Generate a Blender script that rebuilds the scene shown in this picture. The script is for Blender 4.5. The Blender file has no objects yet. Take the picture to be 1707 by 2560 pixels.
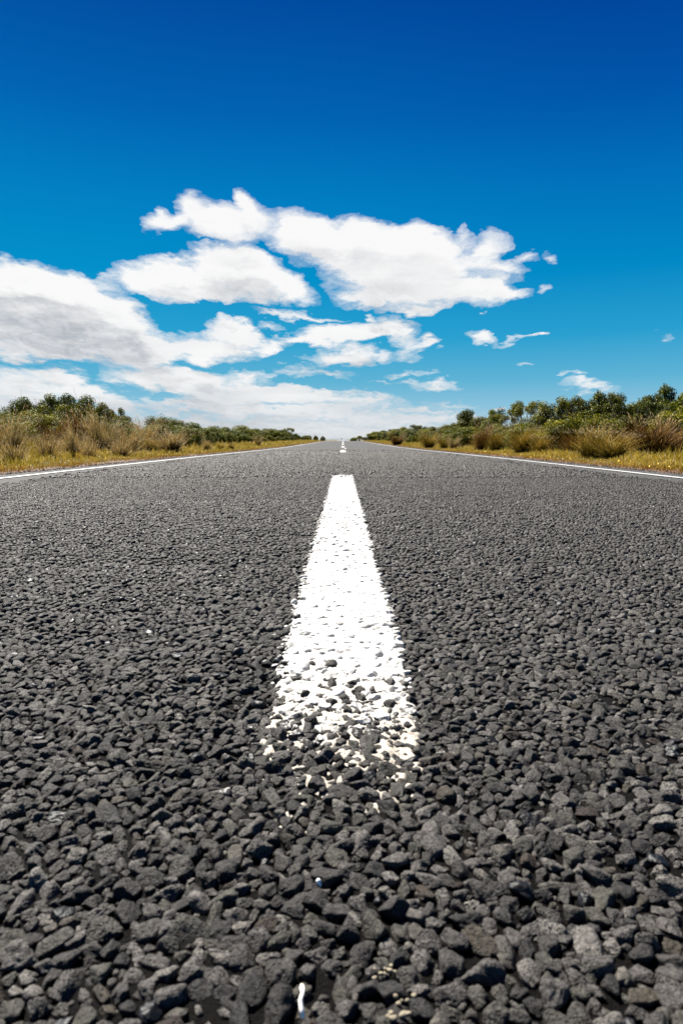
import bpy, math, random
import numpy as np

# ------------------------------------------------------------------ camera, sky, sun, exposure
scene = bpy.context.scene
R = math.radians
F, CX, CY, HY, VX = 1600.0, 853.5, 1280.0, 1100.0, 857.0     # focal length (photo pixels), centre, horizon, vanishing point
CAM_H = 0.30
PITCH = math.atan((CY - HY) / F)
YAW = math.atan((VX - CX) / F)
cam = bpy.data.cameras.new('camera')
cam_o = bpy.data.objects.new('camera', cam)
scene.collection.objects.link(cam_o)
scene.camera = cam_o
cam.sensor_fit = 'VERTICAL'
cam.sensor_height = 36.0
cam.sensor_width = 24.0
cam.lens = 36.0 * F / 2560.0
cam.clip_start = 0.02
cam.clip_end = 20000
cam_o.location = (0, 0, CAM_H)
cam_o.rotation_euler = (R(90) - PITCH, 0, YAW)
cam.dof.use_dof = True
cam.dof.focus_distance = 2.0
cam.dof.aperture_fstop = 13.0

SUN_EL, SUN_AZ = 54.0, -36.0          # azimuth measured from straight ahead (+Y), negative = left
ve = scene.view_settings
ve.view_transform = 'Standard'
ve.look = 'None'
ve.exposure = 1.9
ve.gamma = 1.0
ve.use_curve_mapping = False

sun = bpy.data.lights.new('sun', 'SUN')
sun.energy = 5.0
sun.angle = R(0.5)
sun.color = (1.0, 0.955, 0.88)
sun_o = bpy.data.objects.new('sun', sun)
scene.collection.objects.link(sun_o)
sun_o.rotation_euler = (R(90 - SUN_EL), 0, R(180 - SUN_AZ))   # lamp points away from the sun's place in the sky
sun_o.location = (-20, 30, 60)


def px_dir(x, y):
    """photo pixel -> world direction"""
    cx, cz = (x - CX) / F, -(y - CY) / F
    cp, sp = math.cos(-PITCH), math.sin(-PITCH)
    Y = cp * 1.0 - sp * cz
    Z = sp * 1.0 + cp * cz
    X = cx
    cw, sw = math.cos(YAW), math.sin(YAW)
    return (X * cw - Y * sw, X * sw + Y * cw, Z)


def px_uv(x, y):
    X, Y, Z = px_dir(x, y)
    return X / Y, Z / Y


class NT:
    """tiny node-tree helper"""
    def __init__(s, nt):
        s.nt = nt

    def n(s, typ, ins=None, **props):
        nd = s.nt.nodes.new(typ)
        for k, v in props.items():
            setattr(nd, k, v)
        for k, v in (ins or {}).items():
            sk = nd.inputs[k]
            if isinstance(v, bpy.types.NodeSocket):
                s.nt.links.new(v, sk)
            else:
                sk.default_value = v
        return nd

    def m(s, op, a, b=0.0, c=0.0, clamp=False):
        nd = s.n('ShaderNodeMath', {0: a, 1: b, 2: c}, operation=op)
        nd.use_clamp = clamp
        return nd.outputs[0]

    def mix(s, f, a, b, blend='MIX'):
        nd = s.n('ShaderNodeMix', {0: f}, data_type='RGBA', blend_type=blend)
        for k, v in ((6, a), (7, b)):
            if isinstance(v, bpy.types.NodeSocket):
                s.nt.links.new(v, nd.inputs[k])
            else:
                nd.inputs[k].default_value = (*v, 1) if len(v) == 3 else v
        return nd.outputs[2]

    def ramp(s, f, stops, interp='LINEAR'):
        nd = s.n('ShaderNodeValToRGB', {0: f})
        cr = nd.color_ramp
        cr.interpolation = interp
        while len(cr.elements) < len(stops):
            cr.elements.new(0.5)
        for e, (p, c) in zip(cr.elements, stops):
            e.position = p
            e.color = (*c, 1) if not isinstance(c, float) else (c, c, c, 1)
        return nd.outputs[0]

    def smooth(s, f, a, b):
        nd = s.n('ShaderNodeMapRange', {0: f, 1: a, 2: b, 3: 0.0, 4: 1.0}, interpolation_type='SMOOTHSTEP')
        return nd.outputs[0]


def lin(r, g, b):
    return tuple(((c / 255.0 + .055) / 1.055) ** 2.4 if c > 10 else c / 255.0 / 12.92 for c in (r, g, b))


# ---- cloud cover: each entry is one billow (x, y, rx, ry in photo pixels, tilt clockwise, weight)
def z8(L):                       # entries measured on an enlarged view of the sky
    return [(x * .893, 450 + y * .893, rx * .893, ry * .893, a, w) for x, y, rx, ry, a, w in L]


BLOBS = z8([
    # upper left puff with its tail and the two horns
    (560, 95, 110, 75, 5, 1.0), (520, 65, 60, 50, 0, .6), (640, 115, 100, 65, 0, .9), (705, 95, 55, 75, -25, .8), (430, 128, 55, 38, 0, .9), (480, 120, 50, 35, 0, .6),
    (684, 50, 34, 44, 10, .75), (430, 98, 18, 30, 0, .4), (670, 165, 70, 30, 5, .3),
    # big centre right cloud
    (830, 150, 130, 80, 15, 1.1), (900, 190, 150, 85, 12, 1.0), (1010, 190, 190, 95, 8, 1.1), (1140, 230, 190, 110, 5, 1.0), (1060, 300, 170, 60, 5, .8), (1260, 310, 240, 58, 0, 1.1),
    (1200, 200, 150, 70, 15, .8), (1360, 190, 75, 48, -20, .9), (1330, 235, 90, 40, -15, .5), (1400, 248, 85, 34, 0, .8), (1300, 165, 34, 34, 0, .5), (1480, 218, 46, 26, 0, .6),
    (1160, 135, 60, 30, 0, .5), (1020, 135, 80, 30, 0, .5), (1040, 335, 120, 32, 0, .7), (1430, 312, 90, 26, 0, .7), (1170, 360, 130, 16, -4, .7),
    # middle left cloud
    (430, 262, 170, 62, -5, 1.1), (530, 288, 210, 62, 5, 1.1), (650, 222, 140, 52, 8, 1.1), (720, 270, 190, 62, 20, 1.25), (590, 325, 200, 32, 0, .7), (500, 212, 70, 20, 0, .5),
    (840, 315, 80, 36, 22, .7), (790, 368, 110, 14, 3, .6), (880, 382, 90, 11, 4, .7),
    # great bank at the left edge
    (20, 300, 260, 100, 6, 1.2), (170, 340, 260, 100, 18, 1.1), (290, 360, 200, 70, 28, .8), (100, 420, 380, 90, 3, 1.1), (340, 455, 180, 60, 20, 1.0), (430, 482, 130, 34, 3, .8),
    (180, 485, 330, 40, 3, .8),
    # centre scraps
    (655, 420, 95, 34, 8, 1.0), (700, 435, 80, 34, 20, .6), (560, 455, 160, 42, 4, .9), (600, 480, 170, 34, 0, .95), (765, 405, 60, 18, 0, .4), (760, 465, 70, 24, 0, .9),
    (950, 432, 190, 36, -2, 1.1), (1090, 412, 110, 36, 0, .9), (1130, 450, 70, 30, 15, .6), (1150, 482, 50, 20, 10, .4), (860, 440, 110, 20, 0, .5),
    (965, 492, 130, 34, -3, 1.1), (1080, 488, 60, 20, 0, .5), (1195, 450, 50, 22, 0, .9), (1350, 440, 60, 28, 10, .8), (1450, 455, 80, 14, -12, .36), (1500, 440, 40, 10, 0, .4), (1025, 385, 26, 13, 0, .7),
    # lower banks
    (60, 545, 230, 34, 4, .7), (40, 590, 260, 44, 3, 1.1), (230, 582, 150, 30, 14, .9), (340, 632, 120, 30, 18, .8),
    (430, 550, 170, 48, 3, 1.1), (560, 570, 200, 44, 3, 1.1), (700, 548, 120, 26, 3, .6), (860, 535, 110, 20, 6, .6), (950, 545, 60, 16, 4, .4),
    (700, 598, 260, 34, 2, 1.0), (900, 608, 260, 30, 3, .9), (1060, 622, 100, 16, 3, .5), (560, 625, 200, 26, 0, .8),
    (640, 642, 360, 24, 2, .75), (900, 648, 460, 26, 0, .7), (1180, 668, 330, 22, 0, .7), (1400, 662, 180, 12, 0, .6), (500, 676, 420, 24, 0, .65), (850, 686, 560, 24, 0, .7), (0, 640, 300, 34, 0, 1.0), (900, 708, 900, 20, 0, .8),
    # small far scraps
    (1205, 573, 110, 17, 0, .7), (1552, 211, 34, 18, 0, .6), (1270, 632, 110, 12, 0, .4), (1130, 540, 70, 14, 0, .4), (1200, 530, 40, 12, 0, .4), (1465, 520, 40, 10, 0, .4),
    (1640, 580, 110, 20, 4, .62), (1600, 545, 60, 14, 0, .4), (1530, 300, 20, 26, 0, .5), (1070, 568, 50, 10, 0, .35), (1860, 440, 34, 16, 0, .3),
])


def cloud_group():
    g = bpy.data.node_groups.new('cloud_density', 'ShaderNodeTree')
    g.interface.new_socket('P', in_out='INPUT', socket_type='NodeSocketVector')
    g.interface.new_socket('Fine', in_out='INPUT', socket_type='NodeSocketFloat')
    g.interface.new_socket('D', in_out='OUTPUT', socket_type='NodeSocketFloat')
    t = NT(g)
    gi = t.n('NodeGroupInput')
    go = t.n('NodeGroupOutput')
    P = gi.outputs[0]
    sep = t.n('ShaderNodeSeparateXYZ', {0: P})
    u, v = sep.outputs[0], sep.outputs[1]
    vv = t.m('MAXIMUM', v, -0.02)
    # noise is laid out on a receding cloud sheet, so billows shrink and flatten towards the horizon
    a = t.m('DIVIDE', u, t.m('ADD', vv, 0.22))
    b = t.m('LOGARITHM', t.m('ADD', vv, 0.09), math.e)
    nv = t.n('ShaderNodeCombineXYZ', {0: t.m('MULTIPLY', a, 2.6), 1: t.m('MULTIPLY', b, 3.9), 2: 3.7}).outputs[0]
    warp = t.n('ShaderNodeTexNoise', {'Vector': nv, 'Scale': 2.2, 'Detail': 4.0, 'Roughness': .6}, noise_dimensions='3D').outputs['Color']
    wv = t.n('ShaderNodeVectorMath', {0: warp, 1: (.5, .5, .5)}, operation='SUBTRACT').outputs[0]
    n1v = t.n('ShaderNodeVectorMath', {0: wv, 1: (.9, .9, .9), 2: nv}, operation='MULTIPLY_ADD').outputs[0]
    n1 = t.n('ShaderNodeTexNoise', {'Vector': n1v, 'Scale': 2.6, 'Detail': gi.outputs[1], 'Roughness': .68, 'Lacunarity': 2.1}, noise_dimensions='3D').outputs[0]
    # warp the billow outlines too
    sc = t.n('ShaderNodeVectorMath', {0: wv, 1: (.085, .060, 0.0), 2: P}, operation='MULTIPLY_ADD').outputs[0]
    acc = None
    for x, y, rx, ry, ang, w in BLOBS:
        u0, v0 = px_uv(x, y)
        ux, _ = px_uv(x + rx, y)
        _, vy = px_uv(x, y - ry)
        mp = t.n('ShaderNodeMapping', {0: sc, 1: (u0, v0, 0), 2: (0, 0, -R(ang)), 3: (ux - u0, vy - v0, 1)}, vector_type='TEXTURE')
        gr = t.n('ShaderNodeTexGradient', {0: mp.outputs[0]}, gradient_type='SPHERICAL').outputs['Fac']
        acc = t.m('MULTIPLY', gr, w) if acc is None else t.m('MULTIPLY_ADD', gr, w, acc)
    acc = t.m('MINIMUM', acc, .8)
    d = t.m('MULTIPLY_ADD', t.m('SUBTRACT', n1, .5), 2.1, t.m('MULTIPLY', acc, 1.75))
    d = t.m('SUBTRACT', d, t.m('MULTIPLY_ADD', t.smooth(v, .22, .02), .10, .18))
    gate = t.smooth(acc, 0.0, .14)
    g.links.new(t.m('ADD', t.m('MULTIPLY', d, gate), t.m('SUBTRACT', gate, 1.0)), go.inputs[0])
    return g


world = bpy.data.worlds.new('World')
scene.world = world
world.use_nodes = True
world.node_tree.nodes.clear()
W = NT(world.node_tree)
tc = W.n('ShaderNodeTexCoord').outputs['Generated']
sp = W.n('ShaderNodeSeparateXYZ', {0: tc})
dx, dy, dz = sp.outputs
sky = W.n('ShaderNodeTexSky', sky_type='NISHITA', sun_disc=False, sun_elevation=R(SUN_EL), sun_rotation=R(SUN_AZ), altitude=20, air_density=1.0, dust_density=.6, ozone_density=1.5)
skyc = W.n('ShaderNodeVectorMath', {0: sky.outputs[0], 1: (.10, .10, .10)}, operation='MULTIPLY').outputs[0]
ele = W.m('MAXIMUM', dz, 0.0)
grade = W.ramp(ele, [
    (0.0, lin(204, 214, 220)), (.018, lin(188, 208, 219)), (.05, lin(140, 195, 220)), (.09, lin(94, 179, 214)), (.15, lin(42, 162, 209)),
    (.235, lin(0, 144, 202)), (.335, lin(0, 125, 194)), (.424, lin(0, 99, 179)), (.533, lin(0, 75, 160)), (.65, lin(0, 54, 134)), (1.0, lin(0, 28, 86))])
az = W.smooth(dx, -.1, .55)
azf = W.m('MULTIPLY', W.m('MULTIPLY', az, W.smooth(dz, .05, .5)), .85)
grade = W.mix(azf, grade, (.3, .60, .84), 'MULTIPLY')
base_sky = W.mix(.002, grade, skyc)
# clouds
dys = W.m('MAXIMUM', dy, .05)
P = W.n('ShaderNodeCombineXYZ', {0: W.m('DIVIDE', dx, dys), 1: W.m('DIVIDE', dz, dys), 2: 0.0}).outputs[0]
cg = cloud_group()


def dens(off, fine):
    q = W.n('ShaderNodeVectorMath', {0: P, 1: off}, operation='ADD').outputs[0]
    nd = W.n('ShaderNodeGroup', {}, node_tree=cg)
    world.node_tree.links.new(q, nd.inputs[0])
    nd.inputs[1].default_value = fine
    return nd.outputs[0]


d0 = dens((0, 0, 0), 9.0)
d1 = dens((-.004, .016, 0), 5.0)          # cloud lying between here and the sun
d2 = dens((-.008, .042, 0), 2.0)
core = W.smooth(d0, .0, 1.10)
veil = W.m('MULTIPLY', W.smooth(d0, -.50, .45), .30)
cover = W.m('SUBTRACT', W.m('ADD', core, veil), W.m('MULTIPLY', core, veil))
d1 = W.m('MAXIMUM', d1, 0.0)
d2 = W.m('MAXIMUM', d2, 0.0)
thick = W.m('ADD', W.m('MULTIPLY', d1, .35), W.m('MULTIPLY', d2, .65))
shade = W.smooth(thick, .45, 2.0)
streak = W.n('ShaderNodeTexNoise', {'Vector': W.n('ShaderNodeVectorMath', {0: P, 1: (3.0, 17.0, 0)}, operation='MULTIPLY').outputs[0], 'Scale': 1.0, 'Detail': 4.0, 'Roughness': .5}).outputs[0]
shade = W.m('MULTIPLY', shade, W.m('MULTIPLY', W.m('SUBTRACT', 1.15, W.m('MULTIPLY', W.smooth(dz, .12, .26), .62)), W.m('MULTIPLY_ADD', W.smooth(streak, .34, .64), 1.0, .35)))
shade = W.m('MINIMUM', shade, 1.0)
ccol = W.mix(shade, lin(253, 252, 251), lin(184, 187, 193))
lowsh = W.m('MULTIPLY', W.smooth(streak, .38, .62), W.smooth(dz, .20, .06))
ccol = W.mix(W.m('MULTIPLY', lowsh, .6), ccol, lin(196, 200, 207))
hz = W.smooth(dz, .11, 0.0)
ccol = W.mix(W.m('MULTIPLY', hz, .5), ccol, lin(196, 205, 213))
front = W.smooth(dy, .1, .3)
up = W.smooth(dz, -.004, .006)
cf = W.m('MULTIPLY', W.m('MULTIPLY', cover, .97), W.m('MULTIPLY', front, up))
col = W.mix(cf, base_sky, ccol)
bg = W.n('ShaderNodeBackground', {0: col, 1: 2 ** -ve.exposure})
out = W.n('ShaderNodeOutputWorld', {0: bg.outputs[0]})
world.cycles.sampling_method = 'MANUAL'
world.cycles.sample_map_resolution = 512

# ------------------------------------------------------------------ helpers
COL = scene.collection
rng = np.random.default_rng(7)
random.seed(7)


def tag(o, label=None, cat=None, group=None, kind=None):
    for k, v in (('label', label), ('category', cat), ('group', group), ('kind', kind)):
        if v:
            o[k] = v
    return o


def empty(name, loc, parent=None):
    o = bpy.data.objects.new(name, None)
    o.empty_display_size = .1
    COL.objects.link(o)
    o.location = loc
    if parent:
        o.parent = parent
    return o


def mesh_np(name, V, T, attrs=None, mat=None, smooth=False):
    """V (n,3) float, T (m,3|4) int"""
    me = bpy.data.meshes.new(name)
    V = np.asarray(V, np.float32)
    T = np.asarray(T, np.int32)
    k = T.shape[1]
    me.vertices.add(len(V))
    me.vertices.foreach_set('co', V.ravel())
    me.loops.add(T.size)
    me.loops.foreach_set('vertex_index', T.ravel())
    me.polygons.add(len(T))
    me.polygons.foreach_set('loop_start', np.arange(0, T.size, k, dtype=np.int32))
    for an, av in (attrs or {}).items():
        a = me.attributes.new(an, 'FLOAT', 'POINT')
        a.data.foreach_set('value', np.asarray(av, np.float32))
    me.update(calc_edges=True)
    me.polygons.foreach_set('use_smooth', np.full(len(T), smooth))
    if mat:
        me.materials.append(mat)
    return me


def link(name, me, parent=None):
    o = bpy.data.objects.new(name, me)
    COL.objects.link(o)
    if parent:
        o.parent = parent
    return o


def hash2(i, j, s):
    n = (i * 374761393 + j * 668265263 + s * 974634777) & 0xffffffff
    n = ((n ^ (n >> 13)) * 1274126177) & 0xffffffff
    return ((n ^ (n >> 16)) & 0xffff) / 65535.0


def vnoise(x, y, s=0):
    x = np.asarray(x, float)
    y = np.asarray(y, float)
    i, j = np.floor(x).astype(np.int64), np.floor(y).astype(np.int64)
    fx, fy = x - i, y - j
    fx, fy = fx * fx * (3 - 2 * fx), fy * fy * (3 - 2 * fy)
    a, b, c, d = hash2(i, j, s), hash2(i + 1, j, s), hash2(i, j + 1, s), hash2(i + 1, j + 1, s)
    return (a * (1 - fx) + b * fx) * (1 - fy) + (c * (1 - fx) + d * fx) * fy


def fbm(x, y, s=0, o=4):
    r, a, t = 0, 1.0, 0
    for k in range(o):
        r = r + a * vnoise(x * 2 ** k, y * 2 ** k, s + k)
        t += a
        a *= .5
    return r / t


PROF = [(-60, 0), (6, 0), (12, -.01), (22, -.04), (30, -.05), (45, -.02), (61, .02), (85, .10), (105, .135), (125, .11), (170, -.1), (250, -.2),
        (400, .1), (600, .5), (800, 1.0), (1000, 1.2), (1300, 1.1), (4000, 1.0), (9000, 1.0)]


def zr(d):
    """long profile of the road: a shallow dip, a crest, a hidden dip, a far rise"""
    xs, zs = np.array([p[0] for p in PROF], float), np.array([p[1] for p in PROF], float)
    d = np.asarray(d, float)
    w = 2 + .04 * np.abs(d)
    return sum(np.interp(d + k * w, xs, zs) for k in (-1, -.5, 0, .5, 1)) / 5


def d_at(y):
    """distance at which the road centre shows at photo row y"""
    _, v = px_uv(857, y)
    for d in np.arange(2, 110, .1):
        if (zr(d) - CAM_H) / d > v:
            return float(d)
    return 110.0


def mat(name):
    m = bpy.data.materials.new(name)
    m.use_nodes = True
    m.node_tree.nodes.clear()
    t = NT(m.node_tree)
    o = t.n('ShaderNodeOutputMaterial')
    return m, t, o


ALB = .46          # overall reflectance trim


def trim(t, c, k=ALB):
    return t.mix(1.0, c, (k, k, k), 'MULTIPLY')


def bsdf(t, o, k=ALB, **ins):
    if isinstance(ins.get('Base_Color'), bpy.types.NodeSocket):
        ins['Base_Color'] = trim(t, ins['Base_Color'], k)
    b = t.n('ShaderNodeBsdfPrincipled', {k.replace('_', ' '): v for k, v in ins.items()})
    t.nt.links.new(b.outputs[0], o.inputs[0])
    return b


# ------------------------------------------------------------------ materials
def attr(t, n):
    return t.n('ShaderNodeAttribute', attribute_name=n).outputs['Fac']


def noise(t, v, scale, detail=3.0, rough=.5, out='Fac'):
    return t.n('ShaderNodeTexNoise', {'Vector': v, 'Scale': scale, 'Detail': detail, 'Roughness': rough}).outputs[out]


# chip-seal stone, bare or carrying paint
M_stone, t, o = mat('basalt_chip')
geo = t.n('ShaderNodeNewGeometry')
pos = geo.outputs['Position']
rnd, pnt = attr(t, 'rnd'), attr(t, 'paint')
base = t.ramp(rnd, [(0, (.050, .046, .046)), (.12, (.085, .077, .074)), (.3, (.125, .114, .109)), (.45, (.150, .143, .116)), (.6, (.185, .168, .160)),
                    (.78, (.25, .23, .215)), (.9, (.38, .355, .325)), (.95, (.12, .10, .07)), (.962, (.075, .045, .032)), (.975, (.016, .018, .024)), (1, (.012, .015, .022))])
n_f = noise(t, pos, 1100, 2, .6)
n_m = noise(t, pos, 300, 3, .6)
glassy = t.smooth(rnd, .966, .972)
dull = t.m('SUBTRACT', 1.0, glassy)
base = t.mix(dull, base, t.mix(1.0, base, t.ramp(n_m, [(.32, (.50, .48, .47)), (.5, (1, 1, 1)), (.68, (1.55, 1.55, 1.55))]), 'MULTIPLY'))
base = t.mix(dull, base, t.mix(1.0, base, t.ramp(n_f, [(.35, (.45, .44, .43)), (.5, (1, 1, 1)), (.65, (1.8, 1.8, 1.75))]), 'MULTIPLY'))
speck = t.smooth(n_f, .63, .70)
base = t.mix(t.m('MULTIPLY', t.m('MULTIPLY', speck, .6), dull), base, (.30, .29, .27))
vor = t.n('ShaderNodeTexVoronoi', {'Vector': pos, 'Scale': 520.0, 'Randomness': 1.0}, feature='F1').outputs['Distance']
pit = t.m('MULTIPLY', t.m('SUBTRACT', 1.0, t.smooth(vor, .22, .40)), t.m('MULTIPLY', dull, t.smooth(noise(t, pos, 60, 1), .40, .52)))
base = t.mix(pit, base, (.010, .009, .008))
# paint pigment
pn = noise(t, pos, 260, 4, .65)
nz = t.n('ShaderNodeSeparateXYZ', {0: geo.outputs['Normal']}).outputs[2]
pf = t.m('ADD', t.m('MULTIPLY', pnt, 1.9), t.m('ADD', t.m('MULTIPLY', t.m('SUBTRACT', pn, .5), 2.0), t.m('MULTIPLY', t.m('SUBTRACT', nz, .6), .35)))
pf = t.m('MULTIPLY', t.smooth(pf, .78, .92), t.m('GREATER_THAN', pnt, .02))
pcol = t.mix(t.smooth(noise(t, pos, 60, 3), .35, .7), (.80, .79, .77), (.70, .67, .61))
base = t.mix(pf, trim(t, base, .205), trim(t, pcol, .48))
h = t.m('ADD', t.m('MULTIPLY', noise(t, pos, 330, 4, .7), 1.0), t.m('MULTIPLY', n_f, .35))
h = t.m('SUBTRACT', h, t.m('MULTIPLY', pit, 1.1))
bmp = t.n('ShaderNodeBump', {'Height': h, 'Strength': t.m('SUBTRACT', .85, t.m('MULTIPLY', t.m('MAXIMUM', pf, glassy), .6)), 'Distance': .0026})
rough = t.mix(glassy, (.62, .62, .62), (.45, .45, .45))
rough = t.m('ADD', rough, t.m('MULTIPLY', t.m('SUBTRACT', n_f, .5), .5))
bsdf(t, o, k=.98, Base_Color=base, Roughness=rough, Normal=bmp.outputs[0], Specular_IOR_Level=.22)

# bitumen between the stones
M_bit, t, o = mat('bitumen')
pos = t.n('ShaderNodeNewGeometry').outputs['Position']
n1 = noise(t, pos, 320, 4, .75)
c = t.ramp(n1, [(.35, (.003, .0025, .002)), (.62, (.007, .005, .004)), (.72, (.045, .026, .015))])
b = t.n('ShaderNodeBump', {'Height': n1, 'Strength': 1.0, 'Distance': .007})
bsdf(t, o, k=.30, Base_Color=c, Roughness=.7, Normal=b.outputs[0], Specular_IOR_Level=.08)

# far road surface: the same seal seen as one grey grain, glossier where hot air lies over it far away
M_road, t, o = mat('asphalt')
pos = t.n('ShaderNodeNewGeometry').outputs['Position']
yy = t.n('ShaderNodeSeparateXYZ', {0: pos}).outputs[1]
v1 = t.n('ShaderNodeTexVoronoi', {'Vector': pos, 'Scale': 60.0}, feature='F1')
n1 = noise(t, pos, 30, 5, .7)
n2 = noise(t, pos, .35, 4, .6)
c = t.ramp(t.n('ShaderNodeSeparateColor', {0: v1.outputs['Color']}).outputs[0], [(0, (.06, .06, .058)), (.55, (.125, .123, .118)), (1, (.20, .197, .19))])
c = t.mix(.6, c, t.ramp(n1, [(.3, (.08, .08, .078)), (.7, (.19, .187, .182))]))
c = t.mix(1.0, c, t.ramp(n2, [(.3, (.90, .90, .90)), (.7, (1.08, 1.08, 1.08))]), 'MULTIPLY')
gap = t.smooth(v1.outputs['Distance'], .48, .72)
c = t.mix(gap, c, (.03, .03, .03))
b = t.n('ShaderNodeBump', {'Height': v1.outputs['Distance'], 'Strength': .55, 'Distance': -.008})
rg = t.m('SUBTRACT', .82, t.m('MULTIPLY', t.smooth(yy, 115, 190), .75))
c = trim(t, c, .92)
bsdf(t, o, Base_Color=c, Roughness=rg, Normal=b.outputs[0], Specular_IOR_Level=t.m('MULTIPLY_ADD', t.smooth(yy, 100, 180), .4, .12))

# flat road paint
M_paint, t, o = mat('road_paint')
pos = t.n('ShaderNodeNewGeometry').outputs['Position']
n1 = noise(t, pos, 150, 5, .7)
c = t.ramp(n1, [(.25, (.70, .66, .60)), (.42, (1.25, 1.23, 1.18)), (.7, (1.32, 1.3, 1.26))])
b = t.n('ShaderNodeBump', {'Height': n1, 'Strength': .7, 'Distance': .003})
bsdf(t, o, k=.33, Base_Color=c, Roughness=.55, Normal=b.outputs[0])

# paint that has run down between the stones (creamy where worn)
M_film, t, o = mat('paint_film')
pos = t.n('ShaderNodeNewGeometry').outputs['Position']
wy = attr(t, 'wear')
n1 = noise(t, pos, 180, 5, .7)
c = t.mix(wy, (.90, .885, .86), (.60, .54, .45))
c = t.mix(t.m('MULTIPLY', t.smooth(n1, .50, .62), wy), c, (.26, .21, .16))
c = t.mix(t.smooth(noise(t, pos, 420, 3, .7), .58, .72), c, (.34, .30, .25))
b = t.n('ShaderNodeBump', {'Height': n1, 'Strength': .8, 'Distance': .002})
bsdf(t, o, Base_Color=c, Roughness=.6, Normal=b.outputs[0])

# soil and gravel
M_soil, t, o = mat('soil')
pos = t.n('ShaderNodeNewGeometry').outputs['Position']
xx = t.m('ABSOLUTE', t.n('ShaderNodeSeparateXYZ', {0: pos}).outputs[0])
v1 = t.n('ShaderNodeTexVoronoi', {'Vector': pos, 'Scale': 55.0}, feature='F1')
gr = t.ramp(t.n('ShaderNodeSeparateColor', {0: v1.outputs['Color']}).outputs[0], [(0, (.05, .035, .04)), (.6, (.13, .10, .10)), (1, (.28, .23, .21))])
n1 = noise(t, pos, 6, 5, .65)
dirt = t.ramp(n1, [(.3, (.15, .050, .018)), (.55, (.19, .085, .022)), (.75, (.14, .10, .025))])
grn = t.ramp(noise(t, pos, 2.5, 5, .7), [(.3, (.09, .085, .02)), (.7, (.20, .16, .055))])
c = t.mix(t.smooth(t.m('ADD', xx, t.m('MULTIPLY', t.m('SUBTRACT', n1, .5), .5)), 3.02, 3.16), gr, dirt)
c = t.mix(t.smooth(t.m('ADD', xx, n1), 3.9, 4.7), c, grn)
b = t.n('ShaderNodeBump', {'Height': v1.outputs['Distance'], 'Strength': .7, 'Distance': -.01})
bsdf(t, o, k=.32, Base_Color=c, Roughness=.95, Normal=b.outputs[0])


def blade_mat(name, base_cols, tip_cols, low, mid=.45):
    m, t, o = mat(name)
    tt, rn = attr(t, 't'), attr(t, 'rnd')
    ba = t.ramp(rn, base_cols)
    ti = t.ramp(rn, tip_cols)
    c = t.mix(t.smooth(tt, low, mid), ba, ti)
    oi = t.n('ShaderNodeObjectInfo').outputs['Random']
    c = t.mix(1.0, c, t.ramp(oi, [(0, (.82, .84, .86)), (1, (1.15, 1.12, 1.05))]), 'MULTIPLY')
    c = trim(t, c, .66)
    p = t.n('ShaderNodeBsdfPrincipled', {'Base Color': c, 'Roughness': .6, 'Specular IOR Level': .06})
    tr = t.n('ShaderNodeBsdfTranslucent', {'Color': c})
    mx = t.n('ShaderNodeMixShader', {0: .18, 1: p.outputs[0], 2: tr.outputs[0]})
    t.nt.links.new(mx.outputs[0], o.inputs[0])
    return m


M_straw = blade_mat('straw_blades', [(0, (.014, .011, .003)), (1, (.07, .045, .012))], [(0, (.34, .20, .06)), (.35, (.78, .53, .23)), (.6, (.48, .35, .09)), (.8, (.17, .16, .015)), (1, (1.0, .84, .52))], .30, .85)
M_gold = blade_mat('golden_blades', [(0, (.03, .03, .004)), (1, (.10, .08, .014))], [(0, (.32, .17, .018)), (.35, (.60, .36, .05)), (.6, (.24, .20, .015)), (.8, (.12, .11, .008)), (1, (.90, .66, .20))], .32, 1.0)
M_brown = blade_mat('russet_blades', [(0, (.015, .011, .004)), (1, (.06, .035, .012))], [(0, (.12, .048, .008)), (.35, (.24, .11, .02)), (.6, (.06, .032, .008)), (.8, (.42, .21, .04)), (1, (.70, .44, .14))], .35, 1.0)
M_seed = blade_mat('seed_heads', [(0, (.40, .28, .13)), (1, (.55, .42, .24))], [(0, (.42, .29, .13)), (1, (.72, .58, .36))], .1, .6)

M_grass, t, o = mat('verge_blades')
pos = t.n('ShaderNodeNewGeometry').outputs['Position']
tt, rn = attr(t, 't'), attr(t, 'rnd')
pn = noise(t, pos, 1.1, 4, .6)
yel = t.ramp(rn, [(0, (.44, .31, .035)), (.4, (.60, .44, .07)), (.7, (.44, .37, .05)), (.9, (.70, .56, .20)), (1, (.80, .67, .36))])
grn = t.ramp(rn, [(0, (.20, .19, .014)), (.6, (.38, .32, .035)), (1, (.56, .43, .09))])
c = t.mix(t.smooth(pn, .46, .68), yel, grn)
rd = t.ramp(rn, [(0, (.20, .065, .015)), (.5, (.34, .13, .022)), (.8, (.55, .34, .04)), (1, (.40, .27, .04))])
c = t.mix(attr(t, 'red'), c, rd)
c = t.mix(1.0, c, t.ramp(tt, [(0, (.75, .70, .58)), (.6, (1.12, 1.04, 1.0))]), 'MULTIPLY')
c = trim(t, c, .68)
p = t.n('ShaderNodeBsdfPrincipled', {'Base Color': c, 'Roughness': .6, 'Specular IOR Level': .06})
tr = t.n('ShaderNodeBsdfTranslucent', {'Color': c})
mx = t.n('ShaderNodeMixShader', {0: .2, 1: p.outputs[0], 2: tr.outputs[0]})
t.nt.links.new(mx.outputs[0], o.inputs[0])

M_petal, t, o = mat('yellow_petal')
bsdf(t, o, Base_Color=(.80, .56, .03, 1), Roughness=.6)


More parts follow.
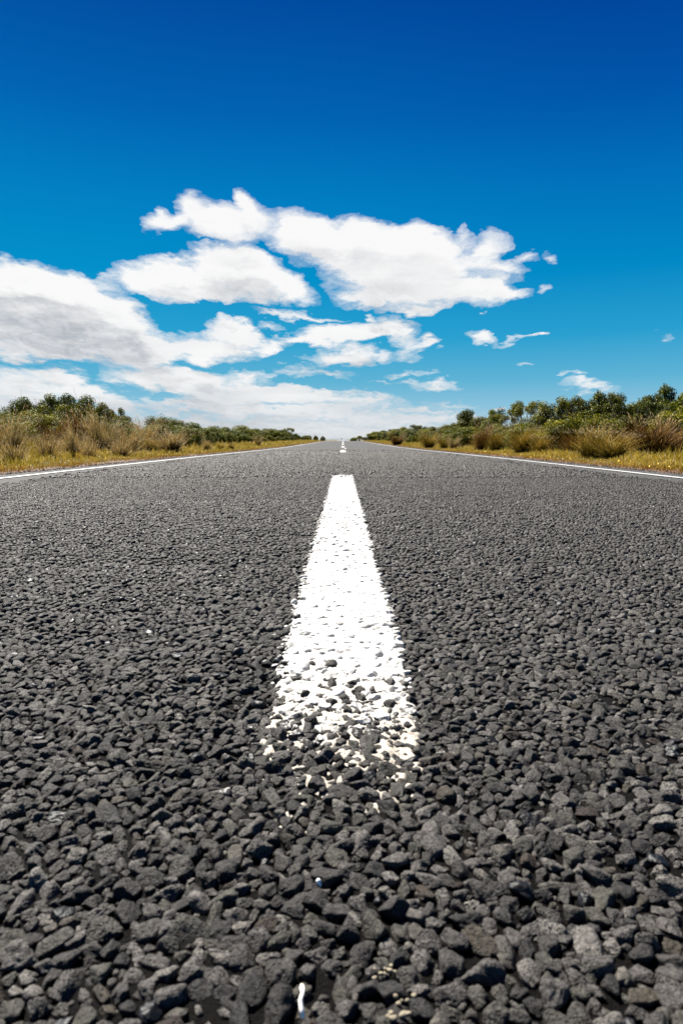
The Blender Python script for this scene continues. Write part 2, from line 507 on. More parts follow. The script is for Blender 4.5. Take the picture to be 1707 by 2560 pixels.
def leaf_mat(name, cols):
    m, t, o = mat(name)
    c = t.ramp(attr(t, 'rnd'), cols)
    oi = t.n('ShaderNodeObjectInfo').outputs['Random']
    c = t.mix(1.0, c, t.ramp(oi, [(0, (.75, .85, .9)), (.5, (1, 1, 1)), (1, (1.25, 1.1, .9))]), 'MULTIPLY')
    c = trim(t, c, .60)
    p = t.n('ShaderNodeBsdfPrincipled', {'Base Color': c, 'Roughness': .5, 'Specular IOR Level': .08})
    tr = t.n('ShaderNodeBsdfTranslucent', {'Color': c})
    mx = t.n('ShaderNodeMixShader', {0: .2, 1: p.outputs[0], 2: tr.outputs[0]})
    t.nt.links.new(mx.outputs[0], o.inputs[0])
    return m


M_leaf = leaf_mat('green_leaf', [(0, (.008, .014, .001)), (.3, (.045, .062, .002)), (.55, (.18, .20, .004)), (.85, (.40, .38, .010)), (1, (.62, .52, .03))])
M_leaf_g = leaf_mat('grey_green_leaf', [(0, (.006, .011, .002)), (.33, (.035, .048, .004)), (.58, (.13, .145, .012)), (.85, (.34, .33, .045)), (1, (.58, .52, .13))])
M_leaf_y = leaf_mat('yellow_green_leaf', [(0, (.09, .10, .010)), (.5, (.20, .21, .02)), (1, (.38, .34, .05))])

M_bark, t, o = mat('bark')
pos = t.n('ShaderNodeTexCoord').outputs['Object']
c = t.ramp(noise(t, pos, 30, 4), [(.3, (.10, .075, .05)), (.7, (.24, .20, .16))])
bsdf(t, o, Base_Color=c, Roughness=.9)

# ------------------------------------------------------------------ ground and road
def grid(xs, ys, zf):
    X, Y = np.meshgrid(xs, ys)
    Z = zf(X, Y)
    V = np.stack([X, Y, Z], -1).reshape(-1, 3)
    nx, ny = len(xs), len(ys)
    i = (np.arange(ny - 1)[:, None] * nx + np.arange(nx - 1)[None]).ravel()
    return V, np.stack([i, i + 1, i + 1 + nx, i + nx], -1)


def gz(X, Y):
    """ground height beside the road"""
    ax = np.abs(X)
    side = np.clip((ax - 3.0) / 3.0, 0, 1)
    far = np.clip((ax - 9) / 30, 0, 1) * np.exp(-np.maximum(Y, 0) / 400)
    return zr(Y) - .012 - .03 * np.clip((3.0 - ax) / .5, 0, 1) + side * (.10 * (fbm(X * .5, Y * .35, 3) - .45)) + far * .3


ys = np.concatenate([np.arange(-30, 2, 2), np.arange(2, 30, .4), np.arange(30, 140, 2.5), np.geomspace(140, 9000, 60)])
xs = np.concatenate([-np.geomspace(5000, 9, 24), np.arange(-8.6, -2.5, .35), [-1.5, 0, 1.5], np.arange(2.6, 8.7, .35), np.geomspace(9, 5000, 24)])
V, Q = grid(xs, ys, gz)
tag(link('ground', mesh_np('ground', V, Q, None, M_soil, True)), kind='structure')

# road carriageway with a ragged edge
ys = np.concatenate([np.arange(11, 40, .25), np.arange(40, 140, 2), np.geomspace(140, 2500, 60)])
ys = np.concatenate([np.arange(-20, 2, 1.0), np.arange(2, 11, .05), ys])
xs = np.linspace(-1, 1, 25)
V, Q = grid(xs, ys, lambda X, Y: zr(Y))
edge = 2.93 + .09 * (fbm(V[:, 1] * 2.2 + 40 * np.sign(V[:, 0]), V[:, 1] * 0 + .5, 11, 5) - .5)
V[:, 0] *= edge
V[:, 2] += .0015 * (fbm(V[:, 0] * 4, V[:, 1] * 4, 5) - .5)
inner = (np.abs(V[:, 0]) < 2.4) & (V[:, 1] < 8.6)
V[:, 2] += np.where(inner, -.004, 0)
road = link('road', mesh_np('road', V, Q, None, M_road, True))
tag(road, kind='structure')

# bitumen bed under the loose-looking chippings close to the camera
V, Q = grid(np.arange(-2.3, 2.31, .02), np.concatenate([np.arange(-.4, 3, .012), np.arange(3, 8.5, .05)]),
            lambda X, Y: .0008 + .0022 * fbm(X * 60, Y * 60, 9, 3) + .0015 * fbm(X * 9, Y * 9, 4, 2))
tag(link('road_bitumen', mesh_np('road_bitumen', V, Q, None, M_bit, True)), kind='structure')

# ------------------------------------------------------------------ stones of the seal
import bmesh


def ico(sub):
    bm = bmesh.new()
    bmesh.ops.create_icosphere(bm, subdivisions=sub, radius=1)
    v = np.array([x.co[:] for x in bm.verts])
    f = np.array([[q.index for q in p.verts] for p in bm.faces])
    bm.free()
    return v, f


ICO = {s: ico(s) for s in (1, 2, 3, 4)}


def stone_shapes(sub, n, seed):
    r = np.random.default_rng(seed)
    v, f = ICO[sub]
    out = []
    for _ in range(n):
        K = r.integers(9, 14)
        nn = r.normal(size=(K, 3))
        nn /= np.linalg.norm(nn, axis=1)[:, None]
        dd = r.uniform(.60, 1.0, K)
        q = np.maximum(v @ nn.T, .05)
        rr = dd[None] / q
        sh = 16.0
        rad = (np.sum(np.minimum(1 / rr, 20) ** sh, axis=1)) ** (-1 / sh)      # rounded intersection of half-spaces
        rad = np.minimum(rad, 1.25)
        if sub >= 3:
            for fr, am in ((2.2, .12), (5, .08), (11, .05)):
                ph = r.uniform(0, 99, 3)
                rad = rad * (1 + am * (fbm(v[:, 0] * fr + ph[0] + v[:, 2] * fr * .7, v[:, 1] * fr + ph[1] - v[:, 2] * fr * .6, 3, 2) - .5) * 2)
        out.append(v * rad[:, None])
    return out, f


def rots(n, r, tilt):
    yaw = r.uniform(0, 2 * np.pi, n)
    ax = r.uniform(0, 2 * np.pi, n)
    ti = np.abs(r.normal(0, tilt, n))
    c, s = np.cos(ti), np.sin(ti)
    kx, ky = np.cos(ax), np.sin(ax)
    Rt = np.zeros((n, 3, 3))
    Rt[:, 0, 0] = c + kx * kx * (1 - c); Rt[:, 0, 1] = kx * ky * (1 - c); Rt[:, 0, 2] = ky * s
    Rt[:, 1, 0] = kx * ky * (1 - c); Rt[:, 1, 1] = c + ky * ky * (1 - c); Rt[:, 1, 2] = -kx * s
    Rt[:, 2, 0] = -ky * s; Rt[:, 2, 1] = kx * s; Rt[:, 2, 2] = c
    Ry = np.zeros((n, 3, 3))
    Ry[:, 0, 0] = np.cos(yaw); Ry[:, 0, 1] = -np.sin(yaw); Ry[:, 1, 0] = np.sin(yaw); Ry[:, 1, 1] = np.cos(yaw); Ry[:, 2, 2] = 1
    return Rt @ Ry


def packed(x0, x1, y0, y1, s, r, relax=16):
    nx, ny = int((x1 - x0) / s) + 1, int((y1 - y0) / (s * .87)) + 1
    X = x0 + np.arange(nx)[None] * s + (np.arange(ny)[:, None] % 2) * s * .5
    Y = y0 + np.arange(ny)[:, None] * s * .87 + X * 0
    X = X + r.uniform(-.42, .42, X.shape) * s
    Y = Y + r.uniform(-.42, .42, X.shape) * s
    rad = s * .5 * np.clip(r.lognormal(0, .26, X.shape), .5, 1.55)
    for _ in range(relax):
        mx, my = np.zeros_like(X), np.zeros_like(X)
        for di in (-2, -1, 0, 1, 2):
            for dj in (-2, -1, 0, 1, 2):
                if di == 0 and dj == 0:
                    continue
                ddx = X - np.roll(X, (di, dj), (0, 1))
                ddy = Y - np.roll(Y, (di, dj), (0, 1))
                D = np.hypot(ddx, ddy) + 1e-9
                ov = np.clip(1.06 * (rad + np.roll(rad, (di, dj), (0, 1))) - D, 0, s)
                ov[D > 3 * s] = 0
                mx += ddx / D * ov * .26
                my += ddy / D * ov * .26
        X, Y = X + mx, Y + my
    return X.ravel(), Y.ravel(), rad.ravel()


r1 = np.random.default_rng(21)
SX, SY, SR = packed(-2.75, 2.75, .05, 5.0, .0126, r1)
m = np.abs(SX) < .60 * SY + .45
SX, SY, SR = SX[m], SY[m], SR[m]
FX, FY, FR = packed(-2.75, 2.75, 5.0, 13.0, .0215, r1, 2)
GX, GY, GR = packed(-2.75, 2.75, 13.0, 24.0, .030, r1, 0)
FX, FY, FR = np.concatenate([FX, GX]), np.concatenate([FY, GY]), np.concatenate([FR, GR])
SX, SY, SR = np.concatenate([SX, FX]), np.concatenate([SY, FY]), np.concatenate([SR, FR])
# small chips lodged between the big ones near the camera
CXs, CYs, CRs = packed(-1.0, 1.0, .15, 1.6, .0135, r1, 0)
m = np.abs(CXs) < .60 * CYs + .15
CXs, CYs, CRs = CXs[m], CYs[m], CRs[m] * .42
n_big = len(SX)
SX, SY, SR = np.concatenate([SX, CXs]), np.concatenate([SY, CYs]), np.concatenate([SR, CRs])
N = len(SX)
isb = np.arange(N) < n_big
# bald patches where chippings are missing, and thinning towards the road edge
hole = fbm(SX * 13, SY * 13, 31, 2)
keep = r1.uniform(size=N) < np.where(hole > .84, .6, .98)
eb = np.clip((2.45 - np.abs(SX) + .25 * (fbm(SX * 1.3, SY * 1.3, 8) - .5)) / .35, 0, 1)
keep &= r1.uniform(size=N) < eb
keep &= ~((np.abs(SX) < .10) & (SY > 13))
keep &= r1.uniform(size=N) < np.clip((22.0 - SY) / 13.0, 0, 1) ** .8
SX, SY, SR, isb, eb = SX[keep], SY[keep], SR[keep], isb[keep], eb[keep]
N = len(SX)
sa = SR * r1.uniform(1.0, 1.36, N) * np.where(SY < 3, .87, .93)
sb = SR * r1.uniform(.74, 1.02, N) * np.where(SY < 3, .87, .93)
sc_ = SR * r1.uniform(.50, .74, N)
cz = sc_ * r1.uniform(.35, .65, N) + .0012 + .0018 * fbm(SX * 12, SY * 12, 17)
cz = np.where(isb, cz, sc_ * .5 + .002)
cz = cz - .004 * (1 - eb) + zr(SY) - .004 * np.clip((SY - 14) / 8, 0, 1)
rnd = r1.uniform(0, 1, N)
rnd = np.where((SY > 1.8) & (rnd < .93), rnd + (.93 - rnd) * .85 * np.clip((SY - 2.2) / 11, 0, 1), rnd)  # colour lightened with distance, standing in for the brighter look at grazing view
SC = np.stack([sa, sb, sc_], -1)
RT = rots(N, r1, .23)
POS = np.stack([SX, SY, cz], -1)

# painted centre stripe: which stones carry paint, and how much
HW = .082
fr_l = .016 * fbm(SY * 40, SX * 0 + .3, 41, 3)
inside = (SX > -HW - fr_l + .002 + .016 * np.clip((.74 - SY) / .12, 0, 1)) & (SX < HW - .008 * np.clip((.74 - SY) / .12, 0, 1) + .008 * (fbm(SY * 35, SX * 0, 43, 3) - .5) * 2) & (SY < 5.27)
wearn = .10 * (fbm(SX * 30, SY * 30, 77, 2) - .5)
pa = np.clip((SY + 1.4 * wearn - .55) / .20, 0, 1)
pa = np.where(SY > .84, 1.0, pa * .95)
pa = pa * np.where((SX < -HW + .014) & (r1.uniform(size=N) < .7), .42, 1.0)
pa = np.where((SY < 1.0) & (r1.uniform(size=N) < .70 * np.clip((.84 - SY) / .22, 0, 1)), pa * .25, pa)
pa = np.where(inside, pa, 0)
# overspray flecks left of the stripe and near its start
fl = (~inside) & (np.abs(SX + .012) < HW + .032) & (SY > .50) & (SY < 3.0) & (r1.uniform(size=N) < .08)
pa = np.where(fl, .30, pa)

dist = np.hypot(SX, SY)
tight = np.abs(SX) < .56 * SY + .04
lod = np.where((SY < .80) & tight & isb, 4, np.where((SY < 1.5) & tight, 3, np.where(SY < 3.1, 2, 1)))
lod = np.where(~isb, np.minimum(lod, 2), lod)
lod = np.where((SY < .25) | ((SY < .8) & ~tight), 2, lod)
SHP = {1: stone_shapes(1, 24, 1), 2: stone_shapes(2, 24, 2), 3: stone_shapes(3, 30, 3), 4: stone_shapes(4, 30, 4)}


def stones(name, mask, smooth_lods=(3, 4)):
    Vs, Fs, A, B = [], [], [], []
    off = 0
    which = r1.integers(0, 24, N)
    for L in (1, 2, 3, 4):
        shapes, f = SHP[L]
        for k in range(24):
            ii = np.nonzero(mask & (lod == L) & (which == k))[0]
            if not len(ii):
                continue
            v = shapes[k]
            P_ = np.einsum('nij,nvj->nvi', RT[ii], v[None] * SC[ii][:, None]) + POS[ii][:, None]
            nv = len(v)
            Vs.append(P_.reshape(-1, 3).astype(np.float32))
            Fs.append((f[None] + (off + np.arange(len(ii)) * nv)[:, None, None]).reshape(-1, 3))
            A.append(np.repeat(rnd[ii], nv))
            B.append(np.repeat(pa[ii], nv))
            off += nv * len(ii)
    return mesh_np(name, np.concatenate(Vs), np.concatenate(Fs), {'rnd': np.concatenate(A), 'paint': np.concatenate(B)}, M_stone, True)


painted = inside & (pa > .12)
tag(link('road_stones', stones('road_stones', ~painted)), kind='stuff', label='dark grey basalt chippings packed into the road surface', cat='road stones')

# ------------------------------------------------------------------ painted markings
GD = 'white dashes of the broken centre line'
cl = empty('centre_line_dash', (0, .6, 0))
tag(cl, 'long wide white dash nearest the camera, its near end worn down to bare stones', 'road marking', GD)


def film_z(X, Y):
    e = np.abs(X + .002) - HW + .004 - .012 * (fbm(X * 110, Y * 90, 51, 3) - .5) + .012 * np.clip((.62 - Y) / .16, 0, 1)
    start = fbm(X * 75, Y * 60, 61, 4) - .5
    lvl = np.interp(Y, [.45, .50, .58, .70, .82, 1.1, 5.2], [-.0022, .0018, .0042, .0054, .0066, .0076, .0080])
    patch = np.interp(Y, [.47, .60, .85, 1.1], [.018, .008, .004, .001])
    z = lvl + patch * start + .0030 * (fbm(X * 140, Y * 140, 62, 2) - .5)
    z = np.where(Y < .70, z + .003 * np.clip((X - .02) / .08, 0, 1) * (Y > .50), z)
    z += .0045 * np.clip((.9 - Y) / .2, 0, 1) * (fbm(X * 260, Y * 260, 63, 3) - .5)
    z -= np.clip(e * 1.6, 0, .03)
    return z


V, Q = grid(np.arange(-.115, .1151, .0032), np.concatenate([np.arange(.44, 1.6, .0032), np.arange(1.6, 3, .007), np.arange(3, 5.272, .016)]), film_z)
fm = mesh_np('paint_film', V, Q, {'wear': np.clip((.84 - V[:, 1]) / .22, 0, 1)}, M_film, True)
fo = link('paint_film', fm, cl)
fo.location = (0, -.6, 0)
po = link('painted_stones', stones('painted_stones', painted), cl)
po.location = (0, -.6, 0)


def strip(name, x0, x1, ya, yb, lift, step=.25, jag=.006, seed=0):
    n = max(2, int((yb - ya) / step) + 1)
    ys = np.linspace(ya, yb, n)
    j0 = jag * (vnoise(ys * 9, ys * 0, seed) - .5) * 2
    j1 = jag * (vnoise(ys * 9, ys * 0, seed + 5) - .5) * 2
    z = zr(ys) + lift
    top = np.concatenate([np.stack([x0 + j0, ys, z], -1), np.stack([x1 + j1, ys, z], -1)])
    i = np.arange(n - 1)
    return mesh_np(name, top, np.stack([i, i + n, i + n + 1, i + 1], -1), None, M_paint, False)


dash_rows = [(1131.2, 1126.0, 'short white centre dash next beyond the long near one'),
             (1118.4, 1115.8, 'third white centre dash along the road, small and bright'),
             (1111.6, 1109.8, 'fourth white centre dash, a tiny speck half way to the crest'),
             (1107.0, 1105.6, 'fifth white centre dash, a faint speck just before the crest'),
             (1103.9, 1103.0, 'last white centre dash right at the crest of the road')]
for k, (ya, yb, lab) in enumerate(dash_rows):
    a, b = d_at(ya), d_at(yb)
    o = link('centre_line_dash', strip('centre_line_dash', -.078, .080, a, b, .006, .15, .004, 70 + k))
    tag(o, lab, 'road marking', GD)
a, b = d_at(1121.6), d_at(1120.6)
M_old, t, o_ = mat('old_worn_paint')
bsdf(t, o_, Base_Color=(.42, .39, .34, 1), Roughness=.8)
o = link('worn_paint_patch', strip('worn_paint_patch', .05, .14, a, b, .005, .1, .01, 90))
o.data.materials[0] = M_old
tag(o, 'pale worn paint patch between the second and third centre dashes', 'road marking')
GE = 'solid white edge lines'
for s, lab in ((-1, 'solid white edge line along the left side of the road'), (1, 'solid white edge line along the right side of the road')):
    x = 2.66 * s
    ys_ = np.concatenate([np.arange(1.0, 30, .2), np.arange(30, 120, 1.5), np.arange(120, 1000, 20)])
    n = len(ys_)
    j0 = .008 * (vnoise(ys_ * 7, ys_ * 0, 80 + s) - .5)
    z = zr(ys_) + .006
    V = np.concatenate([np.stack([x - .028 + j0, ys_, z], -1), np.stack([x + .028 + j0, ys_, z], -1)])
    i = np.arange(n - 1)
    o = link('edge_line', mesh_np('edge_line', V, np.stack([i, i + n, i + n + 1, i + 1], -1), None, M_paint))
    tag(o, lab, 'road marking', GE)

# ------------------------------------------------------------------ small things lying on the stones
def tube(pts, rads, k=8):
    """tapered tube through pts; returns V, tris"""
    pts = np.asarray(pts, float)
    V, T = [], []
    n = len(pts)
    for i in range(n):
        d = pts[min(i + 1, n - 1)] - pts[max(i - 1, 0)]
        d /= np.linalg.norm(d) + 1e-9
        a = np.cross(d, [0, 0, 1.0] if abs(d[2]) < .9 else [1.0, 0, 0])
        a /= np.linalg.norm(a) + 1e-9
        b = np.cross(d, a)
        for j in range(k):
            an = 2 * np.pi * j / k
            V.append(pts[i] + rads[i] * (np.cos(an) * a + np.sin(an) * b))
    for i in range(n - 1):
        for j in range(k):
            p, q = i * k + j, i * k + (j + 1) % k
            T += [(p, q, q + k), (p, q + k, p + k)]
    V.append(pts[0]); V.append(pts[-1])
    for j in range(k):
        T.append((n * k, (j + 1) % k, j))
        T.append((n * k + 1, (n - 1) * k + j, (n - 1) * k + (j + 1) % k))
    return np.array(V), np.array(T)


def px_ground(x, y, z=0.0):
    X, Y, Z = px_dir(x, y)
    k = (z - CAM_H) / Z
    return np.array([X * k, Y * k, z])


M_twig, t, o_ = mat('bleached_stem')
bsdf(t, o_, Base_Color=(.80, .76, .68, 1), Roughness=.5)
A, B, C_, D = px_ground(754, 2462, .020), px_ground(757, 2480, .021), px_ground(751, 2500, .019), px_ground(757, 2546, .014)
V, T = tube([A, (A + B) / 2, B, C_, (C_ + D) / 2, D], [.0006, .0014, .0009, .0011, .0013, .0011], 10)
tag(link('dry_stem', mesh_np('dry_stem', V, T, None, M_twig, True)), 'thin bleached white stem standing among the stones at the bottom', 'plant stem')

M_crumb, t, o_ = mat('cream_crumb')
bsdf(t, o_, Base_Color=(.17, .145, .10, 1), Roughness=.85)


def blob_mesh(name, parts, m):
    Vs, Fs, off = [], [], 0
    v0, f0 = ICO[2]
    for p, r in parts:
        v = SHP[2][0][rng.integers(24)] * np.asarray(r)
        Vs.append(v + p); Fs.append(f0 + off); off += len(v)
    return mesh_np(name, np.concatenate(Vs), np.concatenate(Fs), None, m, True)


for px, py, nn, rr, lab in ((968, 2432, 9, .0018, 'cream paint crumbs between dark stones, upper cluster near the bottom'),
                            (1005, 2500, 7, .0016, 'cream paint crumbs between dark stones, lower cluster at the bottom'),
                            (1000, 2545, 7, .0018, 'pale yellow crumbs at the very bottom edge right of the white stem')):
    c = px_ground(px, py, .007)
    ps = [(c + np.array([random.gauss(0, .0042), random.gauss(0, .0028), random.uniform(0, .002)]), np.array([rr, rr * .8, rr * .6]) * random.uniform(.5, 1.25)) for _ in range(nn)]
    o = link('paint_crumbs', blob_mesh('paint_crumbs', ps, M_crumb))
    tag(o, lab, 'paint crumbs', 'cream crumbs near the bottom')
M_wh, t, o_ = mat('white_crumb')
bsdf(t, o_, Base_Color=(.85, .85, .85, 1), Roughness=.4)
c = px_ground(797, 2205, .013)
tag(link('white_pebble', blob_mesh('white_pebble', [(c, (.0017, .0012, .0020)), (c + np.array([.0008, -.0006, -.0016]), .0011)], M_wh)),
    'tiny bright white fleck resting on a dark stone below the worn stripe', 'pebble')

# ------------------------------------------------------------------ vegetation builders
def blades(n, r, base_r, h, lean, droop, wid, segs=5, seed_frac=0.0):
    az = r.uniform(0, 2 * np.pi, n)
    br = base_r * np.sqrt(r.uniform(0, 1, n))
    baz = az + r.normal(0, .5, n)
    ln = np.abs(r.normal(0, lean, n)) + .05
    H = h * r.uniform(.45, 1.0, n) * (1 - .12 * ln)
    out = np.stack([np.cos(az), np.sin(az)], -1)
    P0 = np.stack([np.cos(baz) * br, np.sin(baz) * br, np.zeros(n)], -1)
    side = np.stack([-out[:, 1], out[:, 0], np.zeros(n)], -1)
    sw = r.normal(0, .6, n)
    side = side * np.cos(sw)[:, None] + np.stack([out[:, 0], out[:, 1], np.zeros(n)], -1) * np.sin(sw)[:, None]
    ts = np.linspace(0, 1, segs)
    V, A = [], []
    dr = droop * r.uniform(.4, 1.4, n)
    wind = r.normal(0, .10) + r.normal(0, .07, n)
    H = H * (1 + .22 * np.sin(az * 2 + r.uniform(0, 6)) + .15 * np.sin(az * 5 + r.uniform(0, 6))) * .9
    for tv in ts:
        ang = ln + dr * tv ** 1.5
        rad = H * (np.sin(ln) * tv + np.sin(np.minimum(dr, 1.6)) * .42 * tv ** 2.4)
        blow = H * tv ** 2 * wind
        zz = H * (np.cos(ln) * tv - .16 * dr * tv ** 3)
        c = P0 + np.stack([out[:, 0] * rad, out[:, 1] * rad, np.maximum(zz, .01)], -1)
        c = c + np.stack([blow, blow * .3, 0 * blow], -1)
        w = wid * (1 - .75 * tv) * r.uniform(.8, 1.2, n)
        V.append(c - side * w[:, None]); V.append(c + side * w[:, None])
        A.append(np.full((n, 2), tv))
    V = np.stack(V, 1)                      # n, 2*segs, 3
    A = np.stack(A, 1).reshape(n, -1)
    idx = np.arange(n)[:, None] * (2 * segs)
    Q = np.concatenate([np.stack([idx[:, 0] + 2 * k, idx[:, 0] + 2 * k + 1, idx[:, 0] + 2 * k + 3, idx[:, 0] + 2 * k + 2], -1) for k in range(segs - 1)])
    rn = np.repeat(r.uniform(0, 1, n), 2 * segs)
    tips = V[:, -2:].mean(1), V[:, -4:-2].mean(1)
    return V.reshape(-1, 3), Q, A.ravel(), rn, tips


def tussock_mesh(seed, m, h=1.0, lean=.42, droop=.55, n=950, base_r=.16, seedn=240, wid=.0075):
    r = np.random.default_rng(seed)
    V, Q, A, rn, tips = blades(n, r, base_r, h, lean, droop, wid)
    me = mesh_np('grass_blades', V, Q, {'t': A, 'rnd': rn}, m)
    # seed heads: slim plumes continuing the tips of the tallest blades
    tip, bef = tips
    order = np.argsort(-tip[:, 2])[:seedn]
    a, d = tip[order], tip[order] - bef[order]
    d /= np.linalg.norm(d, axis=1)[:, None] + 1e-9
    L = r.uniform(.05, .11, seedn)
    s = r.normal(size=(seedn, 3)); s -= (s * d).sum(1)[:, None] * d
    s /= np.linalg.norm(s, axis=1)[:, None]
    w = .0065
    P = [a - d * .04, a + d * (L * .4)[:, None] + s * w, a + d * L[:, None] - np.array([0, 0, .01]), a + d * (L * .4)[:, None] - s * w]
    V2 = np.stack(P, 1).reshape(-1, 3)
    Q2 = np.arange(seedn * 4).reshape(-1, 4)
    me2 = mesh_np('seed_heads', V2, Q2, {'t': np.full(len(V2), .8), 'rnd': np.repeat(r.uniform(0, 1, seedn), 4)}, M_seed)
    return me, me2


TUS = {
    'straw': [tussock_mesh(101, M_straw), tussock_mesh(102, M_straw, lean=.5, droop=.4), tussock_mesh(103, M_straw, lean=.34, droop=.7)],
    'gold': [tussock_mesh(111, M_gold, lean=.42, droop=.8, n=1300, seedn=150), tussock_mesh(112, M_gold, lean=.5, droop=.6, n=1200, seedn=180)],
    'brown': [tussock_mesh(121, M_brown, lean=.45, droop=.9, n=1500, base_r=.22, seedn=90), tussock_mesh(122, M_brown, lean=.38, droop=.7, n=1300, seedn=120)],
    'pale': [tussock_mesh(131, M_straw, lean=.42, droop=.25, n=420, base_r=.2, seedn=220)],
}


def shrub_mesh(seed, kind, m, nleaf=None):
    r = np.random.default_rng(seed)
    cl = []
    if kind == 'dome':
        for k in range(46):
            a, e = r.uniform(0, 2 * np.pi), np.arcsin(r.uniform(.0, 1)) 
            q = r.uniform(.62, 1.0)
            cl.append((np.array([.52 * q * np.cos(a) * np.cos(e), .52 * q * np.sin(a) * np.cos(e), .30 + .56 * q * np.sin(e)]), r.uniform(.11, .19)))
        for k in range(8):
            a = r.uniform(0, 2 * np.pi)
            cl.append((np.array([.4 * np.cos(a), .4 * np.sin(a), r.uniform(.1, .3)]), r.uniform(.12, .2)))
    elif kind == 'open':
        for k in range(7):                       # upright limbs, each with its own tuft of clumps
            a, q = r.uniform(0, 2 * np.pi), r.uniform(.08, .42)
            top = r.uniform(.62, .95)
            c = np.array([q * np.cos(a), q * np.sin(a), top])
            for j in range(4):
                cl.append((c + np.array([*r.normal(0, .085, 2), -r.uniform(0, .20)]), r.uniform(.065, .125)))
            cl.append((c * np.array([.8, .8, .6]), r.uniform(.08, .15)))
        for k in range(12):
            a, q = r.uniform(0, 2 * np.pi), r.uniform(.1, .42)
            cl.append((np.array([q * np.cos(a), q * np.sin(a), r.uniform(.12, .42)]), r.uniform(.12, .18)))
    elif kind == 'umbrella':
        for k in range(22):
            a, q = r.uniform(0, 2 * np.pi), .52 * math.sqrt(r.uniform(0, 1))
            cl.append((np.array([q * np.cos(a), q * np.sin(a), .90 - .5 * q * q + r.uniform(-.05, .03)]), r.uniform(.07, .12)))
    elif kind == 'wind':                          # swept to one side, layered
        for k in range(28):
            u_ = r.uniform(-1, 1)
            cl.append((np.array([u_ * .5, r.uniform(-.35, .35) * (1 - abs(u_) * .5), .42 + .30 * (u_ * .5 + .5) + r.uniform(-.2, .18)]), r.uniform(.09, .16)))
    VL, RN = [], []
    for c, rad in cl:
        n = int((nleaf or 1500) * (rad / .15) ** 2 * .30) + 60
        d = r.normal(size=(n, 3)); d /= np.linalg.norm(d, axis=1)[:, None]
        q = r.uniform(.25, 1.12, n) ** .6
        p = c + d * (rad * q)[:, None] * np.array([1, 1, .8])
        # leaf frame
        nrm = d * .7 + r.normal(0, .55, (n, 3)) + np.array([0, 0, .35])
        nrm /= np.linalg.norm(nrm, axis=1)[:, None]
        tdir = r.normal(size=(n, 3)); tdir -= (tdir * nrm).sum(1)[:, None] * nrm
        tdir /= np.linalg.norm(tdir, axis=1)[:, None]
        b = np.cross(nrm, tdir)
        L = r.uniform(.012, .021, n)[:, None]
        w = L * .45
        VL.append(np.stack([p - tdir * L, p + b * w, p + tdir * L, p - b * w], 1).reshape(-1, 3))
        cr = r.uniform(0, .35)
        RN.append(np.repeat(np.clip(cr + r.beta(2, 2.5, n) * .75, 0, 1), 4))
    V = np.concatenate(VL)
    V[:, 2] = np.maximum(V[:, 2], .02)
    fol = mesh_np('foliage', V, np.arange(len(V)).reshape(-1, 4), {'rnd': np.concatenate(RN)}, m)
    SV, ST, off = [], [], 0
    k0 = 5
    roots = [np.array([*r.normal(0, .05, 2), 0]) for _ in range(k0)]
    for c, rad in cl:
        p0 = roots[r.integers(k0)]
        mid = p0 * .4 + c * .5 + np.array([*r.normal(0, .05, 2), r.uniform(-.08, .02)])
        v, tt_ = tube([p0, (p0 + mid) / 2 + r.normal(0, .02, 3) * [1, 1, .2], mid, c], [.016, .012, .008, .003], 5)
        SV.append(v); ST.append(tt_ + off); off += len(v)
        for j in range(3):
            e = c + r.normal(0, rad * .7, 3)
            v, tt_ = tube([mid * .4 + c * .6, e], [.004, .0015], 3)
            SV.append(v); ST.append(tt_ + off); off += len(v)
    st = mesh_np('stem', np.concatenate(SV), np.concatenate(ST), None, M_bark, True)
    return fol, st


def bare_mesh(seed):
    r = np.random.default_rng(seed)
    SV, ST, off = [], [], 0

    def grow(p, d, L, rad, lev):
        nonlocal off
        e = p + d * L
        v, tt_ = tube([p, (p + e) / 2 + r.normal(0, .02, 3) * L, e], [rad, rad * .8, rad * .55], 4)
        SV.append(v); ST.append(tt_ + off); off += len(v)
        if lev:
            for _ in range(3):
                q = d + r.normal(0, .42, 3) + np.array([0, 0, .1])
                grow(e, q / np.linalg.norm(q), L * r.uniform(.55, .8), rad * .6, lev - 1)
    for _ in range(4):
        q = np.array([*r.normal(0, .35, 2), 1.0])
        grow(np.zeros(3), q / np.linalg.norm(q), .38, .012, 4)
    V = np.concatenate(SV)
    V[:, 2] /= V[:, 2].max()
    return mesh_np('branches', V, np.concatenate(ST), None, M_bark, True)


SHR = {
    'dome': [shrub_mesh(201, 'dome', M_leaf), shrub_mesh(202, 'dome', M_leaf), shrub_mesh(203, 'dome', M_leaf)],
    'domey': [shrub_mesh(205, 'dome', M_leaf_y), shrub_mesh(206, 'wind', M_leaf_y)],
    'open': [shrub_mesh(211, 'open', M_leaf_g), shrub_mesh(212, 'open', M_leaf_g), shrub_mesh(213, 'open', M_leaf_g)],
    'umbrella': [shrub_mesh(221, 'umbrella', M_leaf_y)],
    'wind': [shrub_mesh(231, 'wind', M_leaf_g), shrub_mesh(232, 'wind', M_leaf)],
}
BARE = bare_mesh(300)


def ground_z(x, y):
    return float(gz(np.array([x]), np.array([y]))[0])


